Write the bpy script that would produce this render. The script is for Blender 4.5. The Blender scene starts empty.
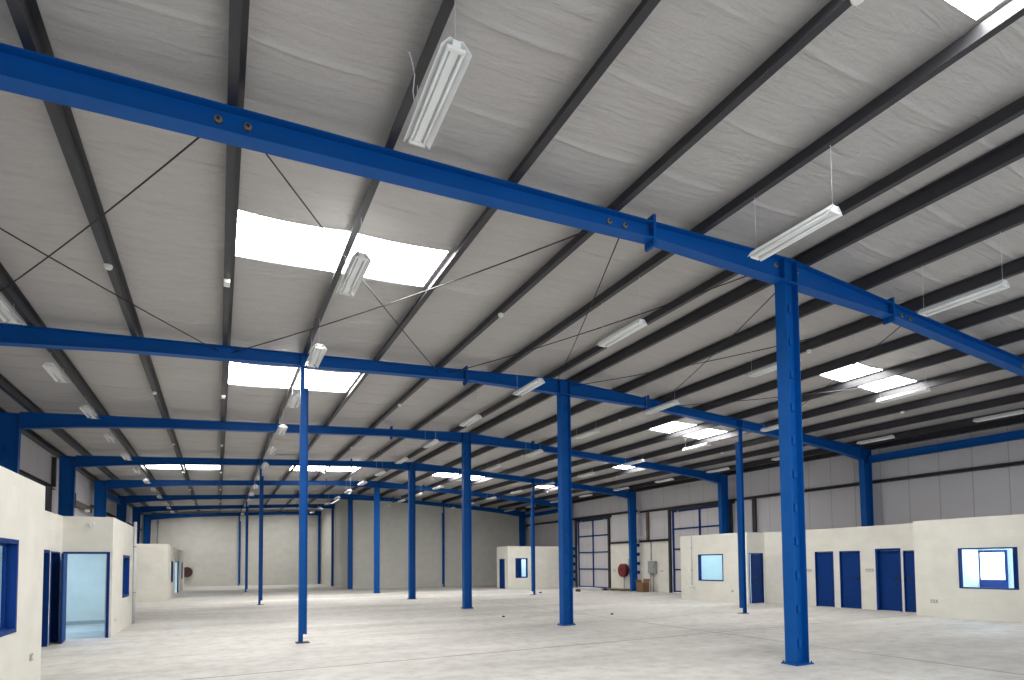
import bpy, math, random
from mathutils import Vector, Matrix
random.seed(7)
PI = math.pi
C = bpy.context.scene.collection
SC = bpy.context.scene

# ------------------------------------------------------------------ camera, world, exposure
YAW, PITCH, ROLL = 0.4737, 0.0429, -0.0086
FPX, CX, CY = 573.47, 512.0, 539.5
cp, sp, cyw, syw = math.cos(PITCH), math.sin(PITCH), math.cos(YAW), math.sin(YAW)
fwd = Vector((syw * cp, cyw * cp, sp))
rgt0 = Vector((cyw, -syw, 0))
up0 = rgt0.cross(fwd)
rgt = rgt0 * math.cos(ROLL) + up0 * math.sin(ROLL)
upv = -rgt0 * math.sin(ROLL) + up0 * math.cos(ROLL)
cam_data = bpy.data.cameras.new('camera')
cam = bpy.data.objects.new('camera', cam_data)
C.objects.link(cam)
M = Matrix.Identity(4)
for i in range(3):
    M[i][0], M[i][1], M[i][2] = rgt[i], upv[i], -fwd[i]
M[0][3], M[1][3], M[2][3] = 0, 0, 1.6
cam.matrix_world = M
cam_data.sensor_width = 36
cam_data.lens = FPX / 1024 * 36
cam_data.shift_x = -(CX - 512) / 1024
cam_data.shift_y = (CY - 340) / 1024
cam_data.clip_end = 300
SC.camera = cam

WORLD_STRENGTH = 1.25
SKYLIGHT = 25.0
ROOM_W = 130.0
world = bpy.data.worlds.new('sky')
SC.world = world
world.use_nodes = True
bg = world.node_tree.nodes['Background']
bg.inputs[0].default_value = (0.86, 0.93, 1.0, 1)
bg.inputs[1].default_value = WORLD_STRENGTH
SC.view_settings.view_transform = 'Standard'
SC.view_settings.look = 'None'
SC.view_settings.gamma = 1
SC.view_settings.use_curve_mapping = False
SC.view_settings.exposure = 0.0

# ------------------------------------------------------------------ layout numbers (metres)
FR = [None] + [6.04 + 6.7064 * k for k in range(8)]      # frames 1..8
RIDGE, ZR, SL = 8.11, 6.457, 0.0543
XB, XC = 1.59, 14.64
XL, XRW = -5.4, 21.62            # inner faces of the long walls
YN, YBR, YBL = -1.2, 39.76, 53.15
PUR = 0.2
def ztop(x): return ZR - SL * abs(x - RIDGE)

# ------------------------------------------------------------------ materials
def new_mat(name):
    m = bpy.data.materials.new(name); m.use_nodes = True
    nt = m.node_tree
    return m, nt, nt.nodes['Principled BSDF']
def N(nt, t, **kw):
    n = nt.nodes.new(t)
    for k, v in kw.items():
        if k in n.inputs: n.inputs[k].default_value = v
        else: setattr(n, k, v)
    return n
def paint(name, col, rough=0.45, metal=0.0, var=0.12, scale=3.0, bump=0.0, spec=0.5):
    m, nt, b = new_mat(name)
    tc = N(nt, 'ShaderNodeTexCoord')
    no = N(nt, 'ShaderNodeTexNoise', Scale=scale, Detail=5.0, Roughness=0.6)
    nt.links.new(tc.outputs['Object'], no.inputs['Vector'])
    mx = N(nt, 'ShaderNodeMix', data_type='RGBA')
    mx.inputs[6].default_value = tuple(c * (1 - var) for c in col) + (1,)
    mx.inputs[7].default_value = tuple(min(1, c * (1 + var)) for c in col) + (1,)
    nt.links.new(no.outputs['Fac'], mx.inputs[0])
    nt.links.new(mx.outputs[2], b.inputs['Base Color'])
    b.inputs['Roughness'].default_value = rough
    b.inputs['Metallic'].default_value = metal
    b.inputs['Specular IOR Level'].default_value = spec
    if bump:
        bp = N(nt, 'ShaderNodeBump', Strength=bump, Distance=0.01)
        nt.links.new(no.outputs['Fac'], bp.inputs['Height'])
        nt.links.new(bp.outputs[0], b.inputs['Normal'])
    return m
def uz_coords(nt):
    """(x+y, z, 0) so one pattern runs along walls of either direction"""
    tc = N(nt, 'ShaderNodeTexCoord')
    s = N(nt, 'ShaderNodeSeparateXYZ'); nt.links.new(tc.outputs['Object'], s.inputs[0])
    a = N(nt, 'ShaderNodeMath', operation='ADD')
    nt.links.new(s.outputs[0], a.inputs[0]); nt.links.new(s.outputs[1], a.inputs[1])
    c = N(nt, 'ShaderNodeCombineXYZ')
    nt.links.new(a.outputs[0], c.inputs[0]); nt.links.new(s.outputs[2], c.inputs[1])
    return tc, s, a, c
def block_mat(name, col, mortar=0.9, bump=0.25):
    m, nt, b = new_mat(name)
    tc, s, a, c = uz_coords(nt)
    br = N(nt, 'ShaderNodeTexBrick', Scale=1.0)
    br.inputs['Color1'].default_value = tuple(col) + (1,)
    br.inputs['Color2'].default_value = tuple(x * 0.965 for x in col) + (1,)
    br.inputs['Mortar'].default_value = tuple(x * mortar for x in col) + (1,)
    br.inputs['Mortar Size'].default_value = 0.006
    br.inputs['Mortar Smooth'].default_value = 0.4
    br.inputs['Brick Width'].default_value = 0.4
    br.inputs['Row Height'].default_value = 0.2
    nt.links.new(c.outputs[0], br.inputs['Vector'])
    no = N(nt, 'ShaderNodeTexNoise', Scale=2.0, Detail=6.0)
    nt.links.new(tc.outputs['Object'], no.inputs['Vector'])
    mx = N(nt, 'ShaderNodeMix', data_type='RGBA', blend_type='MULTIPLY')
    mx.inputs[0].default_value = 0.14
    nt.links.new(br.outputs['Color'], mx.inputs[6]); nt.links.new(no.outputs['Color'], mx.inputs[7])
    rp = N(nt, 'ShaderNodeValToRGB')
    rp.color_ramp.elements[0].position = 0.3; rp.color_ramp.elements[0].color = (0.75, 0.74, 0.72, 1)
    rp.color_ramp.elements[1].position = 0.65; rp.color_ramp.elements[1].color = (1, 1, 1, 1)
    nt.links.new(no.outputs['Fac'], rp.inputs[0]); nt.links.new(rp.outputs[0], mx.inputs[7])
    mx.inputs[0].default_value = 0.3
    nt.links.new(mx.outputs[2], b.inputs['Base Color'])
    b.inputs['Roughness'].default_value = 0.75
    fine = N(nt, 'ShaderNodeTexNoise', Scale=60.0, Detail=3.0)
    nt.links.new(tc.outputs['Object'], fine.inputs['Vector'])
    ad = N(nt, 'ShaderNodeMath', operation='MULTIPLY_ADD'); ad.inputs[1].default_value = -0.6
    nt.links.new(br.outputs['Fac'], ad.inputs[0]); nt.links.new(fine.outputs['Fac'], ad.inputs[2])
    bp = N(nt, 'ShaderNodeBump', Strength=bump, Distance=0.006)
    nt.links.new(ad.outputs[0], bp.inputs['Height']); nt.links.new(bp.outputs[0], b.inputs['Normal'])
    return m
def liner_roof_mat():
    m, nt, b = new_mat('roof liner foil')
    tc = N(nt, 'ShaderNodeTexCoord')
    mp = N(nt, 'ShaderNodeMapping'); mp.inputs['Scale'].default_value = (0.9, 5.5, 1.0); mp.inputs['Rotation'].default_value = (0, 0, 0.12)
    nt.links.new(tc.outputs['Object'], mp.inputs[0])
    no = N(nt, 'ShaderNodeTexNoise', Scale=1.6, Detail=7.0, Roughness=0.62, Distortion=0.6)
    nt.links.new(mp.outputs[0], no.inputs['Vector'])
    fi = N(nt, 'ShaderNodeTexNoise', Scale=55.0, Detail=3.0)
    nt.links.new(tc.outputs['Object'], fi.inputs['Vector'])
    mx = N(nt, 'ShaderNodeMix', data_type='RGBA')
    mx.inputs[6].default_value = (0.39, 0.373, 0.362, 1); mx.inputs[7].default_value = (0.58, 0.557, 0.54, 1)
    mf = N(nt, 'ShaderNodeMath', operation='MULTIPLY_ADD'); mf.inputs[1].default_value = 0.5; 
    nt.links.new(fi.outputs['Fac'], mf.inputs[0])
    h = N(nt, 'ShaderNodeMath', operation='MULTIPLY'); h.inputs[1].default_value = 0.5
    nt.links.new(no.outputs['Fac'], h.inputs[0]); nt.links.new(h.outputs[0], mf.inputs[2])
    nt.links.new(mf.outputs[0], mx.inputs[0])
    nt.links.new(mx.outputs[2], b.inputs['Base Color'])
    b.inputs['Roughness'].default_value = 0.42
    b.inputs['Specular IOR Level'].default_value = 0.6
    bp = N(nt, 'ShaderNodeBump', Strength=0.95, Distance=0.04)
    nt.links.new(no.outputs['Fac'], bp.inputs['Height']); nt.links.new(bp.outputs[0], b.inputs['Normal'])
    return m
def liner_wall_mat():
    m, nt, b = new_mat('wall liner sheet')
    tc, s, a, c = uz_coords(nt)
    mp = N(nt, 'ShaderNodeMapping'); mp.inputs['Scale'].default_value = (5.0, 0.5, 1.0)
    nt.links.new(c.outputs[0], mp.inputs[0])
    no = N(nt, 'ShaderNodeTexNoise', Scale=1.4, Detail=6.0, Roughness=0.6)
    nt.links.new(mp.outputs[0], no.inputs['Vector'])
    fi = N(nt, 'ShaderNodeTexNoise', Scale=50.0, Detail=3.0)
    nt.links.new(tc.outputs['Object'], fi.inputs['Vector'])
    # seams every 0.96 m
    ml = N(nt, 'ShaderNodeMath', operation='DIVIDE'); ml.inputs[1].default_value = 0.96
    nt.links.new(a.outputs[0], ml.inputs[0])
    fr = N(nt, 'ShaderNodeMath', operation='FRACT'); nt.links.new(ml.outputs[0], fr.inputs[0])
    sb = N(nt, 'ShaderNodeMath', operation='SUBTRACT'); sb.inputs[1].default_value = 0.5; nt.links.new(fr.outputs[0], sb.inputs[0])
    ab = N(nt, 'ShaderNodeMath', operation='ABSOLUTE'); nt.links.new(sb.outputs[0], ab.inputs[0])
    lt = N(nt, 'ShaderNodeMath', operation='LESS_THAN'); lt.inputs[1].default_value = 0.014; nt.links.new(ab.outputs[0], lt.inputs[0])
    mx = N(nt, 'ShaderNodeMix', data_type='RGBA')
    mx.inputs[6].default_value = (0.50, 0.485, 0.505, 1); mx.inputs[7].default_value = (0.66, 0.645, 0.67, 1)
    nt.links.new(fi.outputs['Fac'], mx.inputs[0])
    m2 = N(nt, 'ShaderNodeMix', data_type='RGBA')
    m2.inputs[7].default_value = (0.40, 0.39, 0.40, 1)
    nt.links.new(lt.outputs[0], m2.inputs[0]); nt.links.new(mx.outputs[2], m2.inputs[6])
    nt.links.new(m2.outputs[2], b.inputs['Base Color'])
    b.inputs['Roughness'].default_value = 0.5
    ad = N(nt, 'ShaderNodeMath', operation='MULTIPLY_ADD'); ad.inputs[1].default_value = 0.5
    nt.links.new(lt.outputs[0], ad.inputs[0]); nt.links.new(no.outputs['Fac'], ad.inputs[2])
    bp = N(nt, 'ShaderNodeBump', Strength=0.4, Distance=0.02)
    nt.links.new(ad.outputs[0], bp.inputs['Height']); nt.links.new(bp.outputs[0], b.inputs['Normal'])
    return m
def floor_mat():
    m, nt, b = new_mat('dusty concrete')
    tc = N(nt, 'ShaderNodeTexCoord')
    n1 = N(nt, 'ShaderNodeTexNoise', Scale=0.35, Detail=8.0, Roughness=0.62)
    n2 = N(nt, 'ShaderNodeTexNoise', Scale=3.2, Detail=7.0, Roughness=0.7)
    mp = N(nt, 'ShaderNodeMapping'); mp.inputs['Scale'].default_value = (0.45, 1.6, 1); mp.inputs['Rotation'].default_value = (0, 0, 0.35)
    nt.links.new(tc.outputs['Object'], mp.inputs[0])
    nt.links.new(mp.outputs[0], n1.inputs['Vector']); nt.links.new(tc.outputs['Object'], n2.inputs['Vector'])
    r1 = N(nt, 'ShaderNodeValToRGB'); e = r1.color_ramp.elements
    e[0].position = 0.33; e[0].color = (0.47, 0.46, 0.445, 1)
    e[1].position = 0.62; e[1].color = (0.65, 0.64, 0.615, 1)
    nt.links.new(n1.outputs['Fac'], r1.inputs[0])
    r2 = N(nt, 'ShaderNodeValToRGB'); e = r2.color_ramp.elements
    e[0].position = 0.32; e[0].color = (0.74, 0.71, 0.66, 1)
    e[1].position = 0.56; e[1].color = (1, 1, 1, 1)
    nt.links.new(n2.outputs['Fac'], r2.inputs[0])
    mx = N(nt, 'ShaderNodeMix', data_type='RGBA', blend_type='MULTIPLY'); mx.inputs[0].default_value = 0.8
    nt.links.new(r1.outputs[0], mx.inputs[6]); nt.links.new(r2.outputs[0], mx.inputs[7])
    nt.links.new(mx.outputs[2], b.inputs['Base Color'])
    b.inputs['Roughness'].default_value = 0.62
    b.inputs['Specular IOR Level'].default_value = 0.35
    n3 = N(nt, 'ShaderNodeTexNoise', Scale=25.0, Detail=5.0)
    nt.links.new(tc.outputs['Object'], n3.inputs['Vector'])
    bp = N(nt, 'ShaderNodeBump', Strength=0.25, Distance=0.01)
    nt.links.new(n3.outputs['Fac'], bp.inputs['Height']); nt.links.new(bp.outputs[0], b.inputs['Normal'])
    return m
def emit_mat(name, col, s):
    m, nt, b = new_mat(name)
    b.inputs['Base Color'].default_value = (0.8, 0.8, 0.8, 1)
    b.inputs['Emission Color'].default_value = tuple(col) + (1,)
    b.inputs['Emission Strength'].default_value = s
    return m
def glass_mat():
    m, nt, b = new_mat('window glass')
    out = nt.nodes['Material Output']
    t = N(nt, 'ShaderNodeBsdfTransparent'); t.inputs[0].default_value = (0.93, 0.97, 0.97, 1)
    g = N(nt, 'ShaderNodeBsdfGlossy'); g.inputs['Roughness'].default_value = 0.03
    lw = N(nt, 'ShaderNodeLayerWeight'); lw.inputs[0].default_value = 0.5
    pw = N(nt, 'ShaderNodeMath', operation='POWER'); pw.inputs[1].default_value = 4.0
    nt.links.new(lw.outputs['Facing'], pw.inputs[0])
    f = N(nt, 'ShaderNodeMath', operation='MULTIPLY_ADD'); f.inputs[1].default_value = 0.5; f.inputs[2].default_value = 0.03
    nt.links.new(pw.outputs[0], f.inputs[0])
    mx = N(nt, 'ShaderNodeMixShader')
    nt.links.new(f.outputs[0], mx.inputs[0]); nt.links.new(t.outputs[0], mx.inputs[1]); nt.links.new(g.outputs[0], mx.inputs[2])
    nt.links.new(mx.outputs[0], out.inputs['Surface'])
    return m

MT = dict(
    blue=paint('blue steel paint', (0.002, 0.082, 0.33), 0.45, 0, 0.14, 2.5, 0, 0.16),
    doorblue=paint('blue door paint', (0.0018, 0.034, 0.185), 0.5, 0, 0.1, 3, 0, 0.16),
    purlin=paint('dark purlin steel', (0.040, 0.040, 0.047), 0.42, 0.25, 0.25, 4),
    darksteel=paint('dark steel', (0.03, 0.03, 0.034), 0.5, 0.2, 0.3, 6),
    brownsteel=paint('rusty brown steel', (0.12, 0.09, 0.07), 0.6, 0.1, 0.3, 6),
    rod=paint('black rod', (0.025, 0.022, 0.022), 0.5, 0.2, 0.2, 9),
    cream=block_mat('cream painted blockwork', (0.80, 0.785, 0.715), 0.975, 0.1),
    greyblock=block_mat('pale grey blockwork', (0.58, 0.58, 0.54), 0.88, 0.3),
    liner=liner_roof_mat(), wliner=liner_wall_mat(), floor=floor_mat(),
    white=paint('white enamel', (0.80, 0.82, 0.83), 0.3, 0, 0.04, 8),
    tube=paint('frosted tube glass', (0.86, 0.87, 0.86), 0.2, 0, 0.02, 8),
    plastic=paint('white plastic', (0.78, 0.78, 0.75), 0.4, 0, 0.05, 8),
    greyplastic=paint('grey plastic', (0.42, 0.42, 0.41), 0.45, 0, 0.1, 8),
    greybox=paint('grey enclosure paint', (0.30, 0.32, 0.33), 0.4, 0, 0.1, 6),
    galv=paint('galvanised conduit', (0.38, 0.38, 0.40), 0.4, 0.4, 0.15, 8),
    palebluepipe=paint('pale pipe', (0.62, 0.62, 0.66), 0.45, 0, 0.08, 8),
    washer=paint('dull plated washer', (0.22, 0.20, 0.17), 0.5, 0.3, 0.3, 20),
    bolt=paint('dark bolt', (0.05, 0.05, 0.06), 0.5, 0.5, 0.2, 20),
    red=paint('hose red', (0.17, 0.01, 0.018), 0.45, 0, 0.2, 8),
    darkred=paint('dark hose', (0.055, 0.016, 0.014), 0.55, 0, 0.3, 8),
    cardboard=paint('brown cardboard', (0.21, 0.115, 0.06), 0.8, 0, 0.2, 8),
    wood=paint('raw timber', (0.24, 0.17, 0.10), 0.75, 0, 0.3, 10),
    black=paint('black handle', (0.012, 0.012, 0.016), 0.35, 0, 0.1, 10),
    rubble=paint('dark rubble', (0.04, 0.035, 0.03), 0.9, 0, 0.4, 20, 0.5),
    room=paint('white room plaster', (0.82, 0.84, 0.86), 0.7, 0, 0.03, 3),
    skydim=emit_mat('dimmed daylit skylight sheet', (1.0, 0.975, 0.93), SKYLIGHT * 0.38),  # same sheet with emission turned down, so the distant left wall stays darker
    sky=emit_mat('daylit skylight sheet', (1.0, 0.975, 0.93), SKYLIGHT),
    daywin=emit_mat('daylit door glass', (0.92, 0.97, 1.0), 6.0),
    glass=glass_mat(),
)

# ------------------------------------------------------------------ mesh builder
class MB:
    def __init__(s): s.v = []; s.f = []; s.sm = []
    def hexa(s, p):     # p: 8 points, bottom loop then top loop
        b = len(s.v); s.v += [tuple(q) for q in p]
        s.f += [tuple(b + i for i in t) for t in ((3, 2, 1, 0), (4, 5, 6, 7), (0, 1, 5, 4), (1, 2, 6, 5), (2, 3, 7, 6), (3, 0, 4, 7))]
        s.sm += [False] * 6
        return s
    def box(s, x0, x1, y0, y1, z0, z1):
        return s.hexa([(x0, y0, z0), (x1, y0, z0), (x1, y1, z0), (x0, y1, z0), (x0, y0, z1), (x1, y0, z1), (x1, y1, z1), (x0, y1, z1)])
    def extrude(s, prof, a, b):
        """closed (x,z) profile swept along y from a to b"""
        n = len(prof); k = len(s.v)
        s.v += [(x, a, z) for x, z in prof] + [(x, b, z) for x, z in prof]
        for i in range(n):
            j = (i + 1) % n
            s.f.append((k + i, k + j, k + n + j, k + n + i)); s.sm.append(False)
        s.f.append(tuple(k + i for i in reversed(range(n)))); s.f.append(tuple(k + n + i for i in range(n))); s.sm += [False, False]
        return s
    def tube(s, pts, r, n=6, cap=True):
        pts = [Vector(p) for p in pts]; k0 = len(s.v)
        for i, p in enumerate(pts):
            d = (pts[min(i + 1, len(pts) - 1)] - pts[max(i - 1, 0)]).normalized()
            a = d.cross(Vector((0, 0, 1)) if abs(d.z) < 0.9 else Vector((1, 0, 0))).normalized(); b = d.cross(a)
            rr = r[i] if isinstance(r, (list, tuple)) else r
            for j in range(n):
                t = 2 * PI * j / n
                s.v.append(tuple(p + a * (rr * math.cos(t)) + b * (rr * math.sin(t))))
        for i in range(len(pts) - 1):
            for j in range(n):
                q = k0 + i * n
                s.f.append((q + j, q + (j + 1) % n, q + n + (j + 1) % n, q + n + j)); s.sm.append(n > 5)
        if cap:
            s.f.append(tuple(k0 + j for j in reversed(range(n)))); s.f.append(tuple(k0 + (len(pts) - 1) * n + j for j in range(n))); s.sm += [False, False]
        return s
    def torus(s, c, axis, R, r, n=24, m=8):
        ax = Vector(axis).normalized(); a = ax.orthogonal().normalized(); b = ax.cross(a); c = Vector(c); k = len(s.v)
        for i in range(n):
            t = 2 * PI * i / n; rad = a * math.cos(t) + b * math.sin(t)
            for j in range(m):
                u = 2 * PI * j / m
                s.v.append(tuple(c + rad * (R + r * math.cos(u)) + ax * (r * math.sin(u))))
        for i in range(n):
            for j in range(m):
                s.f.append((k + i * m + j, k + i * m + (j + 1) % m, k + ((i + 1) % n) * m + (j + 1) % m, k + ((i + 1) % n) * m + j)); s.sm.append(True)
        return s
    def build(s, name, mat, parent=None, bevel=0.0, loc=None):
        me = bpy.data.meshes.new(name); me.from_pydata(s.v, [], s.f); me.update()
        for p, q in zip(me.polygons, s.sm): p.use_smooth = q
        import bmesh
        bm = bmesh.new(); bm.from_mesh(me); bmesh.ops.recalc_face_normals(bm, faces=bm.faces)
        if bevel: bmesh.ops.bevel(bm, geom=[e for e in bm.edges], offset=bevel, segments=1, affect='EDGES')
        bm.to_mesh(me); bm.free()
        me.materials.append(mat)
        o = bpy.data.objects.new(name, me); C.objects.link(o)
        if parent is not None: o.parent = parent
        if loc: o.location = loc
        return o
def tag(o, label, cat, group=None, kind=None):
    o['label'] = label; o['category'] = cat
    if group: o['group'] = group
    if kind: o['kind'] = kind
    return o
def thing(name, label, cat, loc=(0, 0, 0), rotz=0.0, group=None, kind='thing'):
    o = bpy.data.objects.new(name, None); C.objects.link(o); o.empty_display_size = 0.2
    o.location = loc; o.rotation_euler = (0, 0, rotz)
    return tag(o, label, cat, group, kind)
def copy_tree(o, parent=None):
    c = o.copy(); C.objects.link(c)
    if parent is not None: c.parent = parent
    for ch in list(o.children): copy_tree(ch, c)
    return c
ORD = ['zeroth', 'first', 'second', 'third', 'fourth', 'fifth', 'sixth', 'seventh', 'eighth', 'ninth', 'tenth', 'eleventh', 'twelfth', 'thirteenth', 'fourteenth', 'fifteenth', 'sixteenth', 'seventeenth']

def wall(name, mat, axis, c, th, u0, u1, z0, z1, holes=(), label='', top=None, kind='structure'):
    """wall slab; axis 'y': runs along y with face at x=c and body to x=c+th; axis 'x': runs along x, face y=c. holes (u0,u1,z0,z1). top(u): sloping top."""
    us = sorted({u0, u1, *[h[0] for h in holes], *[h[1] for h in holes]} | ({RIDGE} if top and u0 < RIDGE < u1 else set()))
    zs = sorted({z0, z1, *[h[2] for h in holes], *[h[3] for h in holes]})
    us = [u for u in us if u0 <= u <= u1]; zs = [z for z in zs if z0 <= z <= z1]
    ok = lambda i, j: 0 <= i < len(us) - 1 and 0 <= j < len(zs) - 1 and not any(h[0] < (us[i] + us[i + 1]) / 2 < h[1] and h[2] < (zs[j] + zs[j + 1]) / 2 < h[3] for h in holes)
    mb = MB(); idx = {}
    def vt(i, j, s):
        k = (i, j, s)
        if k not in idx:
            z = zs[j]
            if top and j == len(zs) - 1: z = top(us[i])
            idx[k] = len(mb.v)
            mb.v.append((c + th * s, us[i], z) if axis == 'y' else (us[i], c + th * s, z))
        return idx[k]
    for i in range(len(us) - 1):
        for j in range(len(zs) - 1):
            if not ok(i, j): continue
            for s in (0, 1): mb.f.append((vt(i, j, s), vt(i + 1, j, s), vt(i + 1, j + 1, s), vt(i, j + 1, s)))
            for (di, dj, p, q) in ((-1, 0, (i, j), (i, j + 1)), (1, 0, (i + 1, j), (i + 1, j + 1)), (0, -1, (i, j), (i + 1, j)), (0, 1, (i, j + 1), (i + 1, j + 1))):
                if not ok(i + di, j + dj): mb.f.append((vt(*p, 0), vt(*q, 0), vt(*q, 1), vt(*p, 1)))
    mb.sm = [False] * len(mb.f)
    o = mb.build(name, mat)
    return tag(o, label, 'wall', None, kind)

# ------------------------------------------------------------------ floor and roof
fl = MB()
fl.v = [(XL - 0.3, YN, 0), (XRW + 0.3, YN, 0), (XRW + 0.3, YBR + 0.3, 0), (RIDGE + 0.5, YBR + 0.3, 0), (RIDGE + 0.5, YBL + 0.3, 0), (XL - 0.3, YBL + 0.3, 0)]
fl.v += [(x, y, -0.2) for x, y, z in fl.v]
fl.f = [(0, 1, 2, 3, 4, 5), (11, 10, 9, 8, 7, 6)] + [(i, (i + 1) % 6, 6 + (i + 1) % 6, 6 + i) for i in range(6)]
fl.sm = [False] * 8
tag(fl.build('floor', MT['floor']), 'dusty pale grey concrete floor of the whole hall', 'floor', None, 'structure')

# saw-cut joints in the slab
for k, (p, q, lab) in enumerate((((9.85, -1.0), (10.6, 26.0), 'thin saw-cut joint running away along the floor just right of the thick columns'),
                                 ((-2.1, 9.4), (18.1, 9.75), 'thin saw-cut joint running across the floor between the two rows of offices'))):
    d = Vector((q[0] - p[0], q[1] - p[1], 0)); n = Vector((-d.y, d.x, 0)).normalized() * 0.009
    pts = [Vector((p[0], p[1], 0)) + d * (i / 40) + n * random.uniform(-1.2, 1.2) for i in range(41)]
    mb = MB()
    for i in range(40):
        a, b = pts[i], pts[i + 1]
        mb.hexa([(a - n) + Vector((0, 0, -.004)), (b - n) + Vector((0, 0, -.004)), (b + n) + Vector((0, 0, -.004)), (a + n) + Vector((0, 0, -.004)),
                 (a - n) + Vector((0, 0, .002)), (b - n) + Vector((0, 0, .002)), (b + n) + Vector((0, 0, .002)), (a + n) + Vector((0, 0, .002))])
    tag(mb.build('trim_%d' % (k + 1), MT['brownsteel']), lab, 'floor joint', None, 'structure')

SKY = [  # x0, x1, y0, y1, label
    (3.13, 6.18, 0.95, 2.55, 'bright skylight at the very top right, in front of the first rafter'),
    (0.10, 3.10, 8.10, 9.35, 'largest glaring skylight, between the first and second rafters left of the thick columns'),
    (0.10, 3.10, 14.35, 16.15, 'glaring skylight just behind the second rafter, above the nearest slender left column'),
    (-2.95, 0.05, 28.5, 30.7, 'far skylight behind the fourth rafter, above the left offices'),
    (3.13, 6.18, 28.1, 30.7, 'far skylight behind the fourth rafter, left of the thick columns'),
    (13.40, 16.14, 8.25, 9.30, 'skylight on the right roof slope between the first and second rafters'),
    (13.40, 16.14, 14.5, 15.85, 'skylight on the right roof slope just behind the second rafter'),
    (16.14, 17.66, 20.8, 22.2, 'small skylight on the right roof slope just behind the third rafter'),
    (10.04, 13.09, 28.6, 30.2, 'far skylight behind the fourth rafter, just right of the thick columns'),
    (-2.95, 0.05, 48.9, 49.9, 'added deepest left skylight, almost hidden behind the seventh rafter'),  # added skylight, put in to brighten the deep end wall
    (3.13, 6.18, 48.9, 49.9, 'added deepest skylight, almost hidden behind the seventh rafter, beside the side wall'),  # second added skylight, also there only to lift the end wall
    (16.14, 17.66, 28.3, 29.9, 'farthest small skylight, on the right slope behind the fourth rafter'),
]
PX = [RIDGE - 0.4 - 1.525 * k for k in range(9)], [RIDGE + 0.4 + 1.525 * k for k in range(9)]
SKY = [(x0, x1, y0, y1, l) for x0, x1, y0, y1, l in SKY]
def build_ceiling():
    mb = MB()
    rnd = random.Random(3)
    SE = [4.37 + 0.97 * n for n in range(-6, 52)]
    ph = [(rnd.uniform(0, 6.28), rnd.uniform(0.5, 1.2), rnd.uniform(0.4, 1.2)) for _ in SE]
    for side in (0, 1):
        x0, x1, y1 = (XL - 0.05, RIDGE, YBL + 0.2) if side == 0 else (RIDGE, XRW + 0.05, YBR + 0.2)
        xs = {x0, x1}
        stops = sorted([x0, x1] + PX[side])
        for a, b in zip(stops, stops[1:]):
            nn = 8 if b - a > 1 else 3
            for i in range(nn): xs.add(round(a + (b - a) * i / nn, 4))
        ys = {YN, y1}
        for s in SE:
            for d in (-.06, -.03, -.015, 0, .015, .03, .06, .2, .35, .5, .65, .8):
                if YN < s + d < y1: ys.add(round(s + d, 4))
        for a, b, c, d, _ in SKY:
            if x0 < a < x1: xs |= {a, b}; ys |= {c, d}
        def clean(s, keep):
            o = []
            for v in sorted(s):
                if o and v - o[-1] < 0.012:
                    if v in keep: o[-1] = v
                    continue
                o.append(v)
            return o
        kx = {v for q in SKY for v in q[:2]} | {x0, x1}; ky = {v for q in SKY for v in q[2:4]} | {YN, y1}
        xs, ys = clean(xs, kx), clean(ys, ky)
        k = len(mb.v)
        def z(x, y):
            b = ztop(x) + PUR + 0.03
            for p, q in zip(stops, stops[1:]):
                if p <= x <= q: t = (x - p) / (q - p); w = min(1, (q - p) / 1.5); sag = 4 * t * (1 - t) * w; break
            s = 0.030 * sag * (1 + 0.35 * math.sin(1.7 * y + x))
            i = min(range(len(SE)), key=lambda i: abs(SE[i] - y)) if False else int(round((y - SE[0]) / 0.97))
            i = max(0, min(len(SE) - 1, i)); dy = y - SE[i]
            p0, p1, p2 = ph[i]
            s += (0.006 + 0.024 * sag * p1) * math.exp(-(dy / 0.017) ** 2) * (0.75 + 0.3 * math.sin(2.2 * x * p2 + p0))
            s += 0.010 * sag * math.exp(-abs(dy) / 0.09) * (dy > 0.004)
            return b - s
        for y in ys:
            for x in xs: mb.v.append((x, y, z(x, y)))
        nx = len(xs)
        for j in range(len(ys) - 1):
            for i in range(nx - 1):
                cx, cy = (xs[i] + xs[i + 1]) / 2, (ys[j] + ys[j + 1]) / 2
                if any(a < cx < b and c < cy < d for a, b, c, d, _ in SKY): continue
                q = k + j * nx + i
                mb.f.append((q, q + 1, q + nx + 1, q + nx)); mb.sm.append(True)
    o = mb.build('ceiling', MT['liner'])
    tag(o, 'wrinkled silvery grey insulation lining under the whole roof', 'ceiling', None, 'structure')
build_ceiling()
for x0, x1, y0, y1, lab in SKY:
    mb = MB(); zz = lambda x: ztop(x) + PUR + 0.045
    nn = max(2, int((x1 - x0) / 0.1)) 
    # corrugated translucent sheet: ribs run down the slope
    m = max(4, int((y1 - y0) / 0.125)) * 2
    k = len(mb.v)
    for s in (0, 1):
        for j in range(m + 1):
            y = y0 - 0.03 + (y1 - y0 + 0.06) * j / m
            for x in (x0 - 0.02, x1 + 0.02): mb.v.append((x, y, zz(x) + (0.028 if j % 2 else 0) + s * 0.004))
    for s in (0, 1):
        for j in range(m):
            q = k + s * 2 * (m + 1) + 2 * j
            mb.f.append((q, q + 1, q + 3, q + 2)); mb.sm.append(False)
    tag(mb.build('skylight', MT['skydim' if (x0 < 0 and y0 < 30) else 'sky']), lab, 'skylight', 'translucent roof skylights', 'thing')

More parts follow.
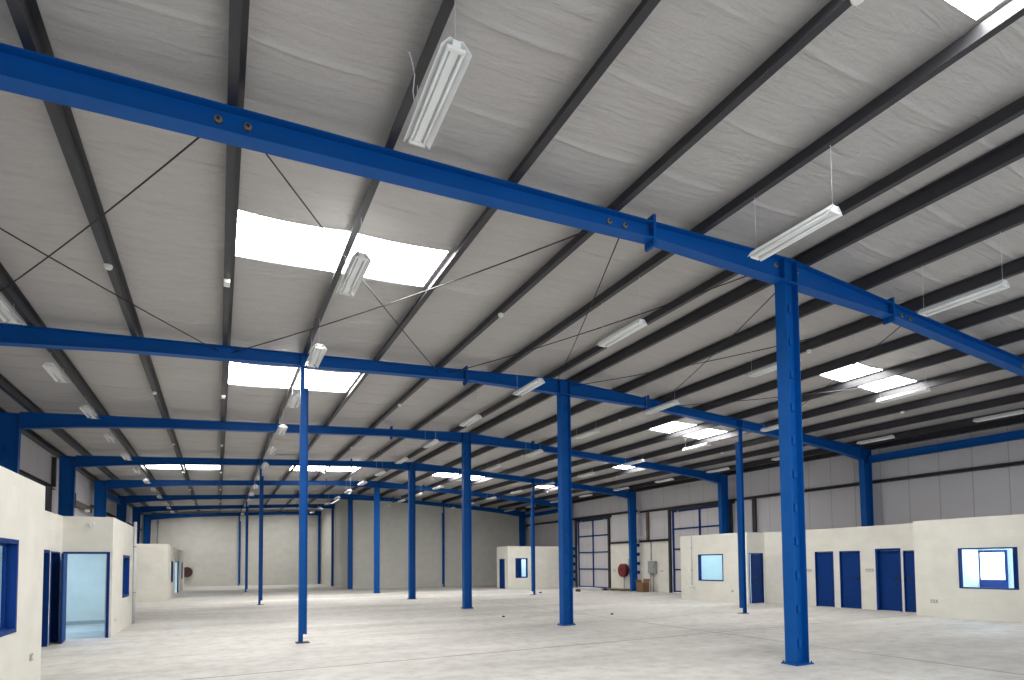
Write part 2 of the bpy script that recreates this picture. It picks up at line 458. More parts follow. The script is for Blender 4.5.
# ------------------------------------------------------------------ long walls
DOOR_A, DOOR_B = (19.45, 23.38, 0, 4.42), (28.95, 32.42, 0, 4.5)
wall('wall_right', MT['wliner'], 'y', XRW, 0.15, YN, YBR + 0.2, 2.80, ztop(XRW) + PUR + 0.02,
     [(DOOR_A[0], DOOR_A[1], 2.80, 4.42), (DOOR_B[0], DOOR_B[1], 2.80, 4.5)], 'upper right wall of grey lining sheets above the cream blockwork')
wall('wall_right_lower', MT['cream'], 'y', XRW - 0.02, 0.2, YN, YBR + 0.2, 0, 2.80,
     [(DOOR_A[0], DOOR_A[1], 0, 2.80), (DOOR_B[0], DOOR_B[1], 0, 2.80)], 'cream blockwork at the foot of the right wall between the sliding doors')
LD = (28.6, 32.4, 0, 4.35)
wall('wall_left', MT['wliner'], 'y', XL, -0.15, YN, YBL + 0.2, 2.80, ztop(XL) + PUR + 0.02, [], 'upper left wall of grey lining sheets above the offices')
wall('wall_left_lower', MT['cream'], 'y', XL + 0.02, -0.2, YN, YBL + 0.2, 0, 2.80, [], 'cream blockwork at the foot of the left wall behind the offices')
wall('wall_back_left', MT['greyblock'], 'x', 53.12, 0.2, XL, RIDGE + 0.02, 0, 6.0, [], 'tall pale blockwork end wall deepest in the hall, left half', top=lambda u: ztop(u) + PUR)
wall('wall_back_right', MT['greyblock'], 'x', 39.70, 0.2, RIDGE - 0.05, XRW, 0, 6.0, [], 'tall pale blockwork end wall behind the thick columns, right half', top=lambda u: ztop(u) + PUR)
wall('wall_back_side', MT['greyblock'], 'y', RIDGE + 0.02, 0.2, 39.9, 53.12, 0, 6.6, [], 'pale blockwork side wall joining the two end walls')

# ------------------------------------------------------------------ offices
H = 2.76
TH = 0.14
# right side
RF, RR = 18.22, 19.2
W1 = (7.17, 8.50, 0.83, 1.93)
wall('wall_office_right', MT['cream'], 'y', RF, TH, YN, 9.62, 0, H, [W1], 'near right cream office wall with a blue window showing a glazed door')
wall('wall_office_right_return', MT['cream'], 'x', 9.62, -TH, RF + TH, XRW - 0.03, 0, H, [], 'end wall of the near right office beside the blue doors')
RD = [(10.54, 11.32, 2.0, 'wide blue door in the right recess with a heavy frame, handle at its right'),
      (11.83, 12.54, 1.95, 'blue door in the right recess, the middle one of the three narrow doors'),
      (12.77, 13.46, 1.95, 'blue door in the right recess, just right of the nearest thick column'),
      (14.05, 14.80, 1.95, 'blue door in the right recess mostly hidden behind the nearest thick column'),
      (9.76, 10.46, 1.92, 'narrow blue door leaf at the right end of the recess beside the near office corner')]
wall('wall_recess_right', MT['cream'], 'y', RR, TH, 9.62, 15.6, 0, H, [(a, b, 0, h) for a, b, h, _ in RD], 'recessed cream wall on the right holding the row of blue doors')
wall('wall_office_middle', MT['cream'], 'x', 15.6, TH, RF, XRW - 0.03, 0, H, [(18.30, 19.08, 0, 1.95)], 'short cream wall facing the camera with a blue door ajar, right side')
W2 = (16.80, 18.16, 0.83, 1.94)
wall('wall_office_middle_front', MT['cream'], 'y', RF, TH, 15.6 + TH, 19.2, 0, H, [W2], 'cream office front with a pale lit window, behind the nearest slender right column')
wall('wall_office_middle_end', MT['cream'], 'x', 19.2, -TH, RF + TH, XRW - 0.03, 0, H, [], 'far end wall of the right office beside the sliding door')
# left side
LF, LR, LG = -2.2, -3.1, -2.165
W3 = (7.0, 9.08, 0.82, 1.95)
wall('wall_office_left', MT['cream'], 'y', LF, -TH, YN, 10.26, 0, H, [W3], 'near left cream office wall at the picture edge with a blue-framed window')
wall('wall_office_left_return', MT['cream'], 'x', 10.26, -TH, XL + 0.03, LF - TH, 0, H, [], 'end wall of the near left office facing away')
LDR = (14.0, 14.88, 0, 1.97)
wall('wall_recess_left', MT['cream'], 'y', LR, -TH, 10.26, 15.95, 0, H, [LDR, (15.0, 15.72, 0, 1.95)], 'recessed cream wall on the left with a dark blue doorway')
wall('wall_office_far', MT['cream'], 'x', 15.95, TH, XL + 0.03, LG, 0, H, [(-3.08, -2.21, 0, 1.96)], 'cream wall facing the camera with the open lit doorway, left side')
W4 = (17.6, 18.8, 0.82, 1.92)
wall('wall_office_far_front', MT['cream'], 'y', LG, -TH, 15.95 + TH, 20.25, 0, H, [W4], 'bright cream office front beyond the open lit doorway, left side')
wall('wall_office_far_end', MT['cream'], 'x', 20.25, -TH, XL + 0.03, LG - TH, 0, H, [], 'back wall of the lit room behind the open left doorway')
# far left block
W5, W6 = (34.2, 35.6, 0.8, 1.91), (43.6, 44.9, 0.8, 1.91)
wall('wall_distant_left', MT['cream'], 'x', 31.8, TH, XL + 0.03, -2.14, 0, 2.70, [], 'cream end wall of the distant left office block facing the camera')
wall('wall_distant_left_front', MT['cream'], 'y', -2.14, -TH, 31.8 + TH, 37.2, 0, 2.70, [W5], 'bright front of the distant left office block with a blue window')
wall('wall_distant_recess', MT['cream'], 'y', -2.95, -TH, 37.2, 41.6, 0, 2.70, [], 'recessed wall of the distant left office block')
wall('wall_distant_door', MT['cream'], 'x', 41.6, TH, XL + 0.03, -2.14, 0, 2.70, [(-2.88, -2.2, 0, 1.95)], 'distant left office wall holding the tall lit doorway')
wall('wall_distant_end_front', MT['cream'], 'y', -2.14, -TH, 41.6 + TH, 47.0, 0, 2.70, [W6], 'farthest left office front with a narrow blue window')
wall('wall_distant_end', MT['cream'], 'x', 47.0, -TH, XL + 0.03, -2.14 - TH, 0, 2.70, [], 'far end wall of the farthest left office')
# far right block
WBK = (17.15, 18.05, 0.70, 1.98)
wall('wall_back_office', MT['cream'], 'x', 33.0, TH, 16.60, XRW - 0.03, 0, 2.76, [WBK], 'far right cream office in front of the end wall with a small blue window')
wall('wall_back_office_side', MT['cream'], 'y', 16.60, TH, 33.0 + TH, 34.5, 0, 2.76, [(33.45, 34.2, 0, 1.95)], 'side of the far right office with a dark blue door')
def slab(name, x0, x1, y0, y1, z, lab):
    tag(MB().box(x0, x1, y0, y1, z - 0.06, z).build(name, MT['room']), lab, 'ceiling', None, 'structure')
slab('ceiling_office_right', RF + TH, XRW - 0.03, YN, 9.62 - TH, H - 0.12, 'white ceiling inside the near right office')
slab('ceiling_office_middle', RF + TH, XRW - 0.03, 15.6 + TH, 19.2 - TH, H - 0.12, 'white ceiling inside the right office behind the slender column')
slab('ceiling_office_left', XL + 0.03, LF - TH, YN, 10.26 - TH, H - 0.12, 'white ceiling inside the near left office')
slab('ceiling_recess_left', XL + 0.03, LR - TH, 10.26, 15.95, H - 0.12, 'ceiling of the dark room behind the left recess')
slab('ceiling_office_far', XL + 0.03, LG - TH, 15.95 + TH, 20.25 - TH, H - 0.12, 'white ceiling inside the lit room behind the open left doorway')
slab('ceiling_distant_end', XL + 0.03, -2.14 - TH, 41.6 + TH, 47.0 - TH, 2.6, 'white ceiling inside the farthest left office')
slab('ceiling_distant_left', XL + 0.03, -2.14 - TH, 31.8 + TH, 37.2, 2.6, 'white ceiling inside the distant left office')
wall('wall_back_office_end', MT['cream'], 'x', 34.5, TH, 16.60, XRW - 0.03, 0, 2.76, [], 'rear wall of the far right office')
slab('ceiling_back_office', 16.6 + TH, XRW - 0.03, 33.0 + TH, 34.5, 2.6, 'white ceiling inside the far right office')
wall('wall_distant_left_inner', MT['cream'], 'x', 37.2, -TH, XL + 0.03, -2.95, 0, 2.70, [], 'inner end wall of the distant left office')
# skirting in the lit room (seen through the open doorway)
tag(MB().box(XL + 0.05, LG - TH, 20.25 - TH - 0.015, 20.25 - TH, 0, 0.1).build('baseboard_far', MT['greyplastic']), 'grey skirting at the back of the lit left room', 'baseboard', None, 'structure')
def room_light(x, y, w, h, power, z=H - 0.25):  # unseen area lamp below the ceiling, added in place of window daylight
    l = bpy.data.lights.new('added_room_light', 'AREA'); l.shape = 'RECTANGLE'; l.size = w; l.size_y = h; l.energy = power; l.color = (0.46, 0.72, 1.0)
    o = bpy.data.objects.new('added_room_light', l); C.objects.link(o); o.location = (x, y, z)
room_light(20.0, 8.0, 1.6, 3.0, ROOM_W * 1.0)
room_light(20.0, 17.4, 1.6, 2.0, ROOM_W * 0.62)
room_light(-3.9, 7.0, 1.6, 3.0, ROOM_W * 0.8)
room_light(-3.9, 18.0, 1.6, 2.0, ROOM_W * 0.55)
room_light(-3.9, 44.0, 1.6, 2.0, ROOM_W * 1.0, 2.4)
room_light(-3.9, 35.0, 1.6, 2.0, ROOM_W * 0.3, 2.4)
room_light(18.6, 33.8, 2.4, 0.6, ROOM_W * 0.5, 2.4)

# ------------------------------------------------------------------ doors and windows
dn = [0]; wn = [0]
def door(loc, rz, w, h, lab, open_deg=0.0, hinge='R', handle=True, leaf_mat='doorblue', fw=0.045, inset=0.06):
    """local x runs left to right as seen from the hall, -y faces the hall"""
    dn[0] += 1
    t = thing('door_%d' % dn[0], lab, 'door', loc, rz, None, 'structure')
    mb = MB()
    for x0, x1, z0, z1 in ((0, fw, 0, h), (w - fw, w, 0, h), (fw, w - fw, h - fw, h)): mb.box(x0, x1, -0.015, TH - 0.005, z0, z1)
    for x0, x1, z0, z1 in ((fw, fw + .012, 0, h - fw), (w - fw - .012, w - fw, 0, h - fw)): mb.box(x0, x1, inset + .045, inset + .06, z0, z1)
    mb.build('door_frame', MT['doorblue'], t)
    lw = w - 2 * fw - 0.01
    leaf = bpy.data.objects.new('door_leaf', None)
    mb = MB().box(0, lw, 0, 0.042, 0.008, h - fw - 0.006)
    s = 1 if hinge == 'L' else -1
    if s < 0: mb.v = [(-x, y, z) for x, y, z in mb.v]
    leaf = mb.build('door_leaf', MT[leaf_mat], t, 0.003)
    leaf.location = ((fw + 0.005) if s > 0 else (w - fw - 0.005), inset, 0)
    leaf.rotation_euler = (0, 0, math.radians(open_deg))
    if handle:
        hb = MB()
        hx = s * (lw - 0.07)
        hb.box(hx - 0.022, hx + 0.022, -0.008, 0, 0.93, 1.12)
        hb.tube([(hx, -0.008, 1.04), (hx, -0.05, 1.04), (hx - s * 0.02, -0.055, 1.04), (hx - s * 0.12, -0.055, 1.04)], 0.010, 6)
        hb.build('door_handle', MT['black'], leaf)
    return t
def window(loc, rz, w, z0, z1, lab, panes=2, fw=0.05, sash=None):
    wn[0] += 1
    t = thing('window_%d' % wn[0], lab, 'window', loc, rz, None, 'structure')
    mb = MB()
    for a, b, c, d in ((0, fw, z0, z1), (w - fw, w, z0, z1), (fw, w - fw, z0, z0 + fw), (fw, w - fw, z1 - fw, z1)): mb.box(a, b, -0.008, TH - 0.004, c, d)
    mb.build('window_frame', MT['doorblue'], t)
    pw = (w - 2 * fw) / panes
    for i in range(panes):
        a = fw + i * pw; yy = 0.07 + 0.02 * (i % 2)
        sb = MB(); q = 0.03
        for x0, x1, c, d in ((a, a + q, z0 + fw, z1 - fw), (a + pw - q, a + pw, z0 + fw, z1 - fw), (a + q, a + pw - q, z0 + fw, z0 + fw + q), (a + q, a + pw - q, z1 - fw - q, z1 - fw)):
            sb.box(x0, x1, yy, yy + 0.018, c, d)
        if panes > 1: sb.build('sash', MT[sash or 'doorblue'], t)
        else: sb = None
        MB().box(a + (q if sb else 0), a + pw - (q if sb else 0), yy + 0.006, yy + 0.011, z0 + fw + (q if sb else 0), z1 - fw - (q if sb else 0)).build('pane', MT['glass'], t)
    return t
R90 = PI / 2
# right recess doors (wall faces -x: local x goes towards the camera)
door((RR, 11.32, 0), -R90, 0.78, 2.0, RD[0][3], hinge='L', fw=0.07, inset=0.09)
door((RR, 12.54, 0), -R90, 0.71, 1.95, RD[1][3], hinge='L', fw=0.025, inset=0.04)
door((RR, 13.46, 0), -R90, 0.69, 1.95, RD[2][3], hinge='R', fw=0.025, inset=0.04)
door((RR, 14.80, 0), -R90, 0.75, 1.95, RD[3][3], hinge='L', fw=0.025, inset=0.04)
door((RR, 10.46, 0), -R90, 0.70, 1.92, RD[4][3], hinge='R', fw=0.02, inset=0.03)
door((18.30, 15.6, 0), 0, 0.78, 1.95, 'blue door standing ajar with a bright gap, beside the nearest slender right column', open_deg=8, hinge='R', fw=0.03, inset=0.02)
# left doors
door((LR, 14.0, 0), R90, 0.88, 1.97, 'dark open doorway in the left recess just past the near office corner', open_deg=82, hinge='L', fw=0.06, inset=0.098)
door((LR, 15.0, 0), R90, 0.72, 1.95, 'dark doorway in the left recess directly beside the open lit doorway', open_deg=80, hinge='R' and 'L', fw=0.03, inset=0.098)
door((-3.08, 15.95, 0), 0, 0.87, 1.96, 'open blue door swung back from the bright lit doorway on the left', open_deg=-84, hinge='L', fw=0.045, inset=-0.045)
door((-2.88, 41.6, 0), 0, 0.68, 1.95, 'distant open blue doorway with pale light inside, left offices', open_deg=-93, hinge='L', fw=0.05, inset=-0.045)
door((16.60, 34.2, 0), -R90, 0.75, 1.95, 'dark blue door on the side of the far right office', hinge='L', fw=0.05, inset=0.05)
# windows
window((RF, W1[1], 0), -R90, W1[1] - W1[0], W1[2], W1[3], 'blue-framed window of the near right office showing a glazed door inside', panes=1, fw=0.035)
window((RF, W2[1], 0), -R90, W2[1] - W2[0], W2[2], W2[3], 'pale lit window with blue frame, beside the nearest slender right column', panes=1, fw=0.045)
window((LF, W3[0], 0), R90, W3[1] - W3[0], W3[2], W3[3], 'blue-framed window cut by the left picture edge', panes=2, fw=0.05)
window((LG, W4[0], 0), R90, W4[1] - W4[0], W4[2], W4[3], 'blue window beyond the open lit doorway, left side', panes=2, fw=0.06)
window((-2.14, W5[0], 0), R90, W5[1] - W5[0], W5[2], W5[3], 'blue window of the distant left office, nearer of the two', panes=2, fw=0.06)
window((-2.14, W6[0], 0), R90, W6[1] - W6[0], W6[2], W6[3], 'blue window of the farthest left office beyond the lit doorway', panes=2, fw=0.06)
window((WBK[0], 33.0, 0), 0, WBK[1] - WBK[0], WBK[2], WBK[3], 'small blue window half bright in the far right office', panes=2, fw=0.05)
MB().box(W1[1] - W1[0] - 0.14, W1[1] - W1[0] - 0.035, 0.09, 0.12, W1[2] + 0.035, W1[3] - 0.035).build('sash', MT['doorblue'], bpy.data.objects['window_1'])
MB().box(0.05, 0.50, 0.10, 0.128, WBK[2] + 0.05, WBK[3] - 0.05).build('shutter_leaf', MT['doorblue'], bpy.data.objects['window_7'])
# glazed outside door seen through the near right office window
def glazed_door():
    dn[0] += 1
    t = thing('door_%d' % dn[0], 'blue outside door with a big bright pane, seen through the near office window', 'door', (XRW - 0.03, 10.02, 0), -R90, None, 'structure')
    return t
GX = XRW - 0.03
def atx(px, py, X):
    d = fwd + rgt * ((px - CX) / FPX) - upv * ((py - CY) / FPX)
    s = X / d.x
    return s * d.y, 1.6 + s * d.z
gy1, _ = atx(977, 551, GX); gy0, _ = atx(1007, 551, GX)
t = glazed_door(); t.location = (GX, gy1, 0)
gw = gy1 - gy0
z_hi = atx(992, 552.5, GX)[1]; z_lo = atx(992, 579.5, GX)[1]; z_top = atx(992, 550.2, GX)[1]
mb = MB()
mb.box(0, 0.12 * gw, -0.06, 0, 0, z_top); mb.box(0.93 * gw, gw, -0.06, 0, 0, z_top)
mb.box(0.12 * gw, 0.93 * gw, -0.06, 0, z_hi, z_top)
mb.build('door_frame', MT['doorblue'], t)
MB().box(0.12 * gw, 0.93 * gw, -0.05, 0, 0.0, z_lo).build('door_panel', MT['doorblue'], t)
MB().box(0.12 * gw, 0.93 * gw, -0.03, -0.02, z_lo, z_hi).build('pane', MT['daywin'], t)

# ------------------------------------------------------------------ steel frames
def depth(x):
    d = abs(x - RIDGE)
    for (a, da), (b, db) in zip(KD, KD[1:]):
        if a <= d <= b: return da + (db - da) * (d - a) / (b - a)
    return KD[-1][1]
KD = [(0, 0.385), (2.81, 0.235), (9.8, 0.275), (11.5, 0.34), (13.06, 0.46)]
FW = 0.19
def rafter(fi, x0, x1):
    y = FR[fi]
    side = '' if fi < 7 else ' left half only,'
    lab = {1: 'blue steel rafter nearest the camera, sweeping across the top of the view'}.get(fi, 'blue steel rafter across the hall,%s %s from the camera' % (side, ORD[fi]))
    t = thing('roof_rafter', lab, 'rafter', (0, y, 0), 0, 'blue roof rafters', 'thing')
    st = sorted({x0, x1, *[s for s in (RIDGE - 11.5, RIDGE - 9.8, RIDGE - 2.81, RIDGE, RIDGE + 2.81, RIDGE + 9.8, RIDGE + 11.5) if x0 < s < x1]})
    mb = MB(); tf, tw = 0.013, 0.009; h = FW / 2
    for a, b in zip(st, st[1:]):
        ta, tb = ztop(a), ztop(b); ba, bb = ta - depth(a), tb - depth(b)
        for (ya, yb, la, ua, lb, ub) in ((-tw / 2, tw / 2, ba + tf, ta - tf, bb + tf, tb - tf), (-h, h, ta - tf, ta, tb - tf, tb), (-h, h, ba, ba + tf, bb, bb + tf)):
            mb.hexa([(a, ya, la), (b, ya, lb), (b, yb, lb), (a, yb, la), (a, ya, ua), (b, ya, ub), (b, yb, ub), (a, yb, ua)])
    mb.build('girder', MT['blue'], t)
    for xs in (RIDGE - 2.81, RIDGE + 2.81):
        if not (x0 < xs < x1): continue
        zt, zb = ztop(xs) + 0.10, ztop(xs) - depth(xs) - 0.10
        for e in (-0.021, 0.002):
            MB().box(xs + e, xs + e + 0.02, -0.10, 0.10, zb, zt).build('end_plate', MT['blue'], t)
        if fi < 3:
            b0 = None
            for sy in (-0.06, 0.06):
                for zz in (zt - 0.05, zt - 0.16, zb + 0.16, zb + 0.05):
                    if b0 is None: b0 = o = MB().tube([(-0.045, 0, 0), (0.045, 0, 0)], 0.014, 6).build('bolt', MT['bolt'], t)
                    else: o = b0.copy(); C.objects.link(o)
                    o.location = (xs, sy, zz)
    cols = [c for c in ([RIDGE] + ([XB, XC] if fi % 2 == 0 else [])) if x0 < c < x1 - 0.2]
    for c in cols:
        wdt = 0.15 if c == RIDGE else 0.07
        for e in (-wdt, wdt):
            for sy in (-1, 1):
                ya, yb = sorted((sy * tw / 2, sy * h))
                MB().box(c + e - 0.006, c + e + 0.006, ya, yb, ztop(c + e) - depth(c + e) + tf, ztop(c + e) - tf).build('stiffener', MT['blue'], t)
    if fi == 1:
        for xs in NODES:
            for e in ((-0.13, 0.13) if xs != RIDGE else (-0.25, 0.25)):
                x = xs + e
                if not (x0 < x < x1 - 0.3): continue
                zc = ztop(x) - 0.11 if fi == 1 else ztop(x) - 0.10
                wb = MB()
                wb.tube([(x, -tw / 2, zc), (x, -0.028, zc)], [0.045, 0.034], 12)
                w = wb.build('brace_washer', MT['washer'], t)
                MB().tube([(x, -0.028, zc), (x, -0.05, zc)], 0.015, 6).build('anchor_nut', MT['bolt'], w)
    return t
NODES = [-4.2, 0.08, 4.72, RIDGE, 11.45, 16.1]
for fi in range(1, 9):
    rafter(fi, RIDGE - 12.838, RIDGE + 12.838 if fi < 7 else RIDGE)

# thick middle-row columns
def col_thick(fi):
    zt = ZR - depth(RIDGE) - 0.002
    if fi == 1: lab = 'thick blue steel column nearest the camera, standing under the first rafter'
    elif fi < 6: lab = 'thick blue steel column in the middle row, %s from the camera' % ORD[fi]
    elif fi == 6: lab = 'thick blue steel column at the corner of the right end wall'
    elif fi == 7: lab = 'blue steel column halfway along the side wall joining the end walls'
    else: lab = 'farthest blue steel column, in the inner corner of the left end wall'
    t = thing('steel_column', lab, 'column', (RIDGE, FR[fi], 0), 0, 'thick blue columns under the ridge', 'thing')
    if fi >= 6: t.location = (RIDGE - 0.16, FR[fi] + (-0.03 if fi == 6 else 0), 0)
    d, w, tf, tw = 0.15, 0.10, 0.014, 0.01
    if fi >= 7: d, w = 0.09, 0.08
    ztx = zt if fi < 6 else zt - 0.012
    MB().box(-d, -d + tf, -w, w, 0.02, ztx - 0.016).box(d - tf, d, -w, w, 0.02, ztx - 0.016).box(-d + tf, d - tf, -tw / 2, tw / 2, 0.02, ztx - 0.016).build('shaft', MT['blue'], t)
    MB().box(-d - 0.045, d + (0.045 if fi < 6 else 0), -w - 0.045, w + 0.045 if fi != 6 else w, 0, 0.02).build('base_plate', MT['blue'], t)
    MB().box(-d - 0.01, d + 0.01, -w, w, ztx - 0.016, ztx).build('cap_plate', MT['blue'], t)
    if fi < 5:
        me = None
        for k in range(11):
            z = 0.32 + 0.535 * k
            if me is None:
                o = MB().box(0.012, 0.068, -0.036, -tw / 2 + 0.001, -0.06, 0.06).build('web_tab', MT['blue'], t, 0.004); me = o
            else:
                o = me.copy(); C.objects.link(o)
            o.location = (0, 0, z)
        for sx in (-1, 1):
            for sy in (-1, 1):
                MB().tube([(sx * (d + 0.02), sy * (w + 0.02), 0.02), (sx * (d + 0.02), sy * (w + 0.02), 0.05)], 0.012, 6).build('anchor_bolt', MT['bolt'], t)
for fi in range(1, 9): col_thick(fi)
# slender side-row columns
def col_slim(fi, x, inner):
    nm = {2: 'nearest', 4: 'second', 6: 'third', 8: 'fourth'}[fi]
    sd = 'left' if x < RIDGE else 'right'
    lab = 'slender blue column of the %s row, %s from the camera' % (sd, nm) if fi != 8 else 'thin blue post built against the left end wall'
    if fi == 6 and sd == 'right': lab = 'thin blue post built against the right end wall'
    t = thing('slender_column', lab, 'column', (x, FR[fi], 0), 0, 'slender blue columns of the side rows', 'thing')
    zt = ztop(x) - depth(x) - 0.005
    d, w, tf, tw = 0.078, 0.075, 0.01, 0.008
    if fi == 8: t.location.y += 0.04
    if fi >= 6 and sd == 'right' or fi == 8: w = 0.06
    q = 0.17      # the flange towards the ridge is cut short at foot and head
    fz = lambda s: (q, zt - 0.45) if s == inner else (0.015, zt - 0.012)
    mb = MB()
    for s in (-1, 1):
        a, b = sorted((s * d, s * (d - tf))); mb.box(a, b, -w, w, *fz(s))
    a, b = (-d + tf, 0.01) if inner > 0 else (-0.01, d - tf)
    mb.box(a, b, -tw / 2, tw / 2, 0.015, zt - 0.012)
    a, b = (0.01, d - tf) if inner > 0 else (-d + tf, -0.01)
    mb.box(a, b, -tw / 2, tw / 2, q, zt - 0.45)
    mb.build('shaft', MT['blue'], t)
    MB().box(-0.13, 0.13, -0.12, 0.12 if not (fi == 8 or (fi == 6 and sd == 'right')) else 0.07, 0, 0.015).build('base_plate', MT['darksteel'], t)
    MB().box(-0.08, 0.08, -w, w, zt - 0.012, zt).build('cap_plate', MT['blue'], t)
for fi in (2, 4, 6, 8): col_slim(fi, XB, 1)
for fi in (2, 4, 6): col_slim(fi, XC, -1)
# tapered wall columns
def col_wall(fi, sd):
    right = sd == 'right'
    s = 1 if right else -1
    xo = RIDGE + s * 13.32
    xi0, xi1 = RIDGE + s * 12.93, RIDGE + s * 12.84
    lab = 'tapered blue column against the %s wall under the %s rafter' % (sd, ORD[fi])
    t = thing('wall_column', lab, 'column', (0, FR[fi], 0), 0, 'tapered blue columns along the walls', 'thing')
    zt = ztop(xo) - 0.0
    mb = MB(); w, tf, tw = 0.10, 0.012, 0.008
    zk = ztop(xi1) - 0.02
    def strip(xa0, xb0, xa1, xb1, ya, yb, z0, z1):
        mb.hexa([(xa0, ya, z0), (xb0, ya, z0), (xb0, yb, z0), (xa0, yb, z0), (xa1, ya, z1), (xb1, ya, z1), (xb1, yb, z1), (xa1, yb, z1)])
    strip(xi0, xi0 + s * tf, xi1, xi1 + s * tf, -w, w, 0.02, zk)
    strip(xo - s * tf, xo, xo - s * tf, xo, -w, w, 0.02, zt)
    strip(xi0 + s * tf, xo - s * tf, xi1 + s * tf, xo - s * tf, -tw / 2, tw / 2, 0.02, zt - 0.02)
    mb.build('shaft', MT['blue'], t)
    a, b = sorted((xi0 - s * 0.05, xo + s * 0.03)); MB().box(a, b, -0.112, 0.112, 0, 0.02).build('base_plate', MT['blue'], t)
    a, b = sorted((xi1, xo)); MB().box(a, b, -w, w, zt - 0.02 - 0.012, zt - 0.02).build('cap_plate', MT['blue'], t)
    if right and fi in (4, 5):     # short bracket plates stepping up the column's wall side
        for k in range(5):
            z = 0.45 + 0.52 * k
            MB().box(xo, xo + 0.16, -0.14, -0.02, z, z + 0.19).build('bracket', MT['doorblue'], t)
for fi in range(2, 7): col_wall(fi, 'right')
for fi in range(3, 9): col_wall(fi, 'left')

# ------------------------------------------------------------------ purlins
def zsec(s):
    t, h, f, l = 0.006, PUR, 0.088, 0.022     # Z profile (x,z), bottom flange towards +s, lip turned up
    P = [(0, 0), (f, 0), (f, l), (f - t, l), (f - t, t), (t, t), (t, h), (-f * 0.7, h), (-f * 0.7, h - t), (0, h - t)]
    return [(s * x, z) for x, z in P]
for side in (0, 1):
    for k, x in enumerate(PX[side]):
        s = -1 if side == 0 else 1
        z = ztop(x) + 0.003
        y1 = 53.1 if side == 0 else 39.68
        lab = 'dark lengthwise roof purlin, %s one %s of the thick ridge columns' % (ORD[k + 1], 'left' if side == 0 else 'right')
        o = MB().extrude([(px - s * 0.03, pz) for px, pz in zsec(s)], YN + 0.05, y1).build('roof_purlin', MT['purlin'], None, 0, (x, 0, z))
        tag(o, lab, 'purlin', 'dark roof purlins', 'thing')
for sd, x, y1 in (('left', XL + 0.095, 53.1), ('right', XRW - 0.095, 39.68)):
    s = 1 if sd == 'left' else -1
    o = MB().extrude([(-0.09, 0), (0.09, 0), (0.09, 0.03), (-0.03, 0.03), (-0.03, 0.19), (0.07, 0.19), (0.07, 0.2), (-0.09, 0.2)] if s > 0 else [(0.09, 0), (-0.09, 0), (-0.09, 0.03), (0.03, 0.03), (0.03, 0.19), (-0.07, 0.19), (-0.07, 0.2), (0.09, 0.2)], YN + 0.05, y1).build('eave_strut', MT['purlin'], None, 0, (x, 0, ztop(x) - 0.01))
    tag(o, 'dark eave strut where the roof meets the %s wall' % sd, 'strut', 'eave struts', 'thing')

# ------------------------------------------------------------------ wall rails, posts and portal beams
def bar(name, mat, x0, x1, y0, y1, z0, z1, lab, cat, group=None):
    return tag(MB().box(x0, x1, y0, y1, z0, z1).build(name, MT[mat], None, 0.003), lab, cat, group, 'thing')
def girt(x, sgn, y0, y1, z, lab, mat='darksteel'):
    # channel rail lying against the wall
    prof = [(0, 0), (0.12, 0), (0.12, 0.02), (0.01, 0.02), (0.01, 0.1), (0.12, 0.1), (0.12, 0.115), (0, 0.115)]
    o = MB().extrude([(-sgn * a, b) for a, b in prof], y0, y1).build('steel_girt', MT[mat], None, 0, (x, 0, z))
    return tag(o, lab, 'girt', 'horizontal wall rails', 'thing')
XG = XRW - 0.004
girt(XG, 1, YN, FR[4] - 0.2, 4.46, 'dark rail along the right wall from the near edge to the fourth column', 'purlin')
girt(XG, 1, FR[4] + 0.02, 39.68, 4.56, 'dark rail along the right wall over the far sliding door')
girt(XG, 1, 23.55, FR[4] - 0.12, 2.78, 'dark rail capping the cream blockwork right of the fourth column')
girt(XG, 1, FR[4] + 0.12, 28.76, 2.78, 'dark rail capping the cream blockwork left of the fourth column')
for sd, x, s in (('right', XRW - 0.18, 1), ('left', XL + 0.18, -1)):
    for a, b, w in (((1, 2, 'nearest bay'), (5, 6, 'far bay'))):
        pass
def portal(x, f0, f1, z, lab):
    t = thing('portal_beam', lab, 'beam', (x, 0, z), 0, 'blue wall portal beams', 'thing')
    y0, y1 = FR[f0] + 0.11, FR[f1] - 0.11
    mb = MB().box(-0.08, 0.08, y0, y1, 0, 0.012).box(-0.08, 0.08, y0, y1, 0.24, 0.252).box(-0.005, 0.005, y0, y1, 0.012, 0.24)
    mb.build('girder', MT['blue'], t)
    for y in (y0, y1 - 0.015): MB().box(-0.09, 0.09, y, y + 0.015, -0.04, 0.29).build('end_plate', MT['blue'], t)
portal(XRW - 0.36, 1, 2, 5.20, 'blue beam along the right wall nearest the camera, ending at the second column')
portal(XRW - 0.36, 5, 6, 5.20, 'blue beam along the far right wall between the last two columns')
portal(XL + 0.36, 5, 6, 5.20, 'blue beam along the left wall between the fifth and sixth rafters')
portal(XL + 0.36, 2, 3, 4.50, 'blue beam along the left wall nearest the camera, above the near office')
girt(XL + 0.004, -1, FR[3] + 0.02, FR[4] - 0.12, 4.44, 'dark rail along the left wall before the fourth rafter column')
girt(XL + 0.004, -1, FR[5] + 0.12, 53.0, 4.44, 'dark rail along the deep left wall beyond the fifth rafter column')
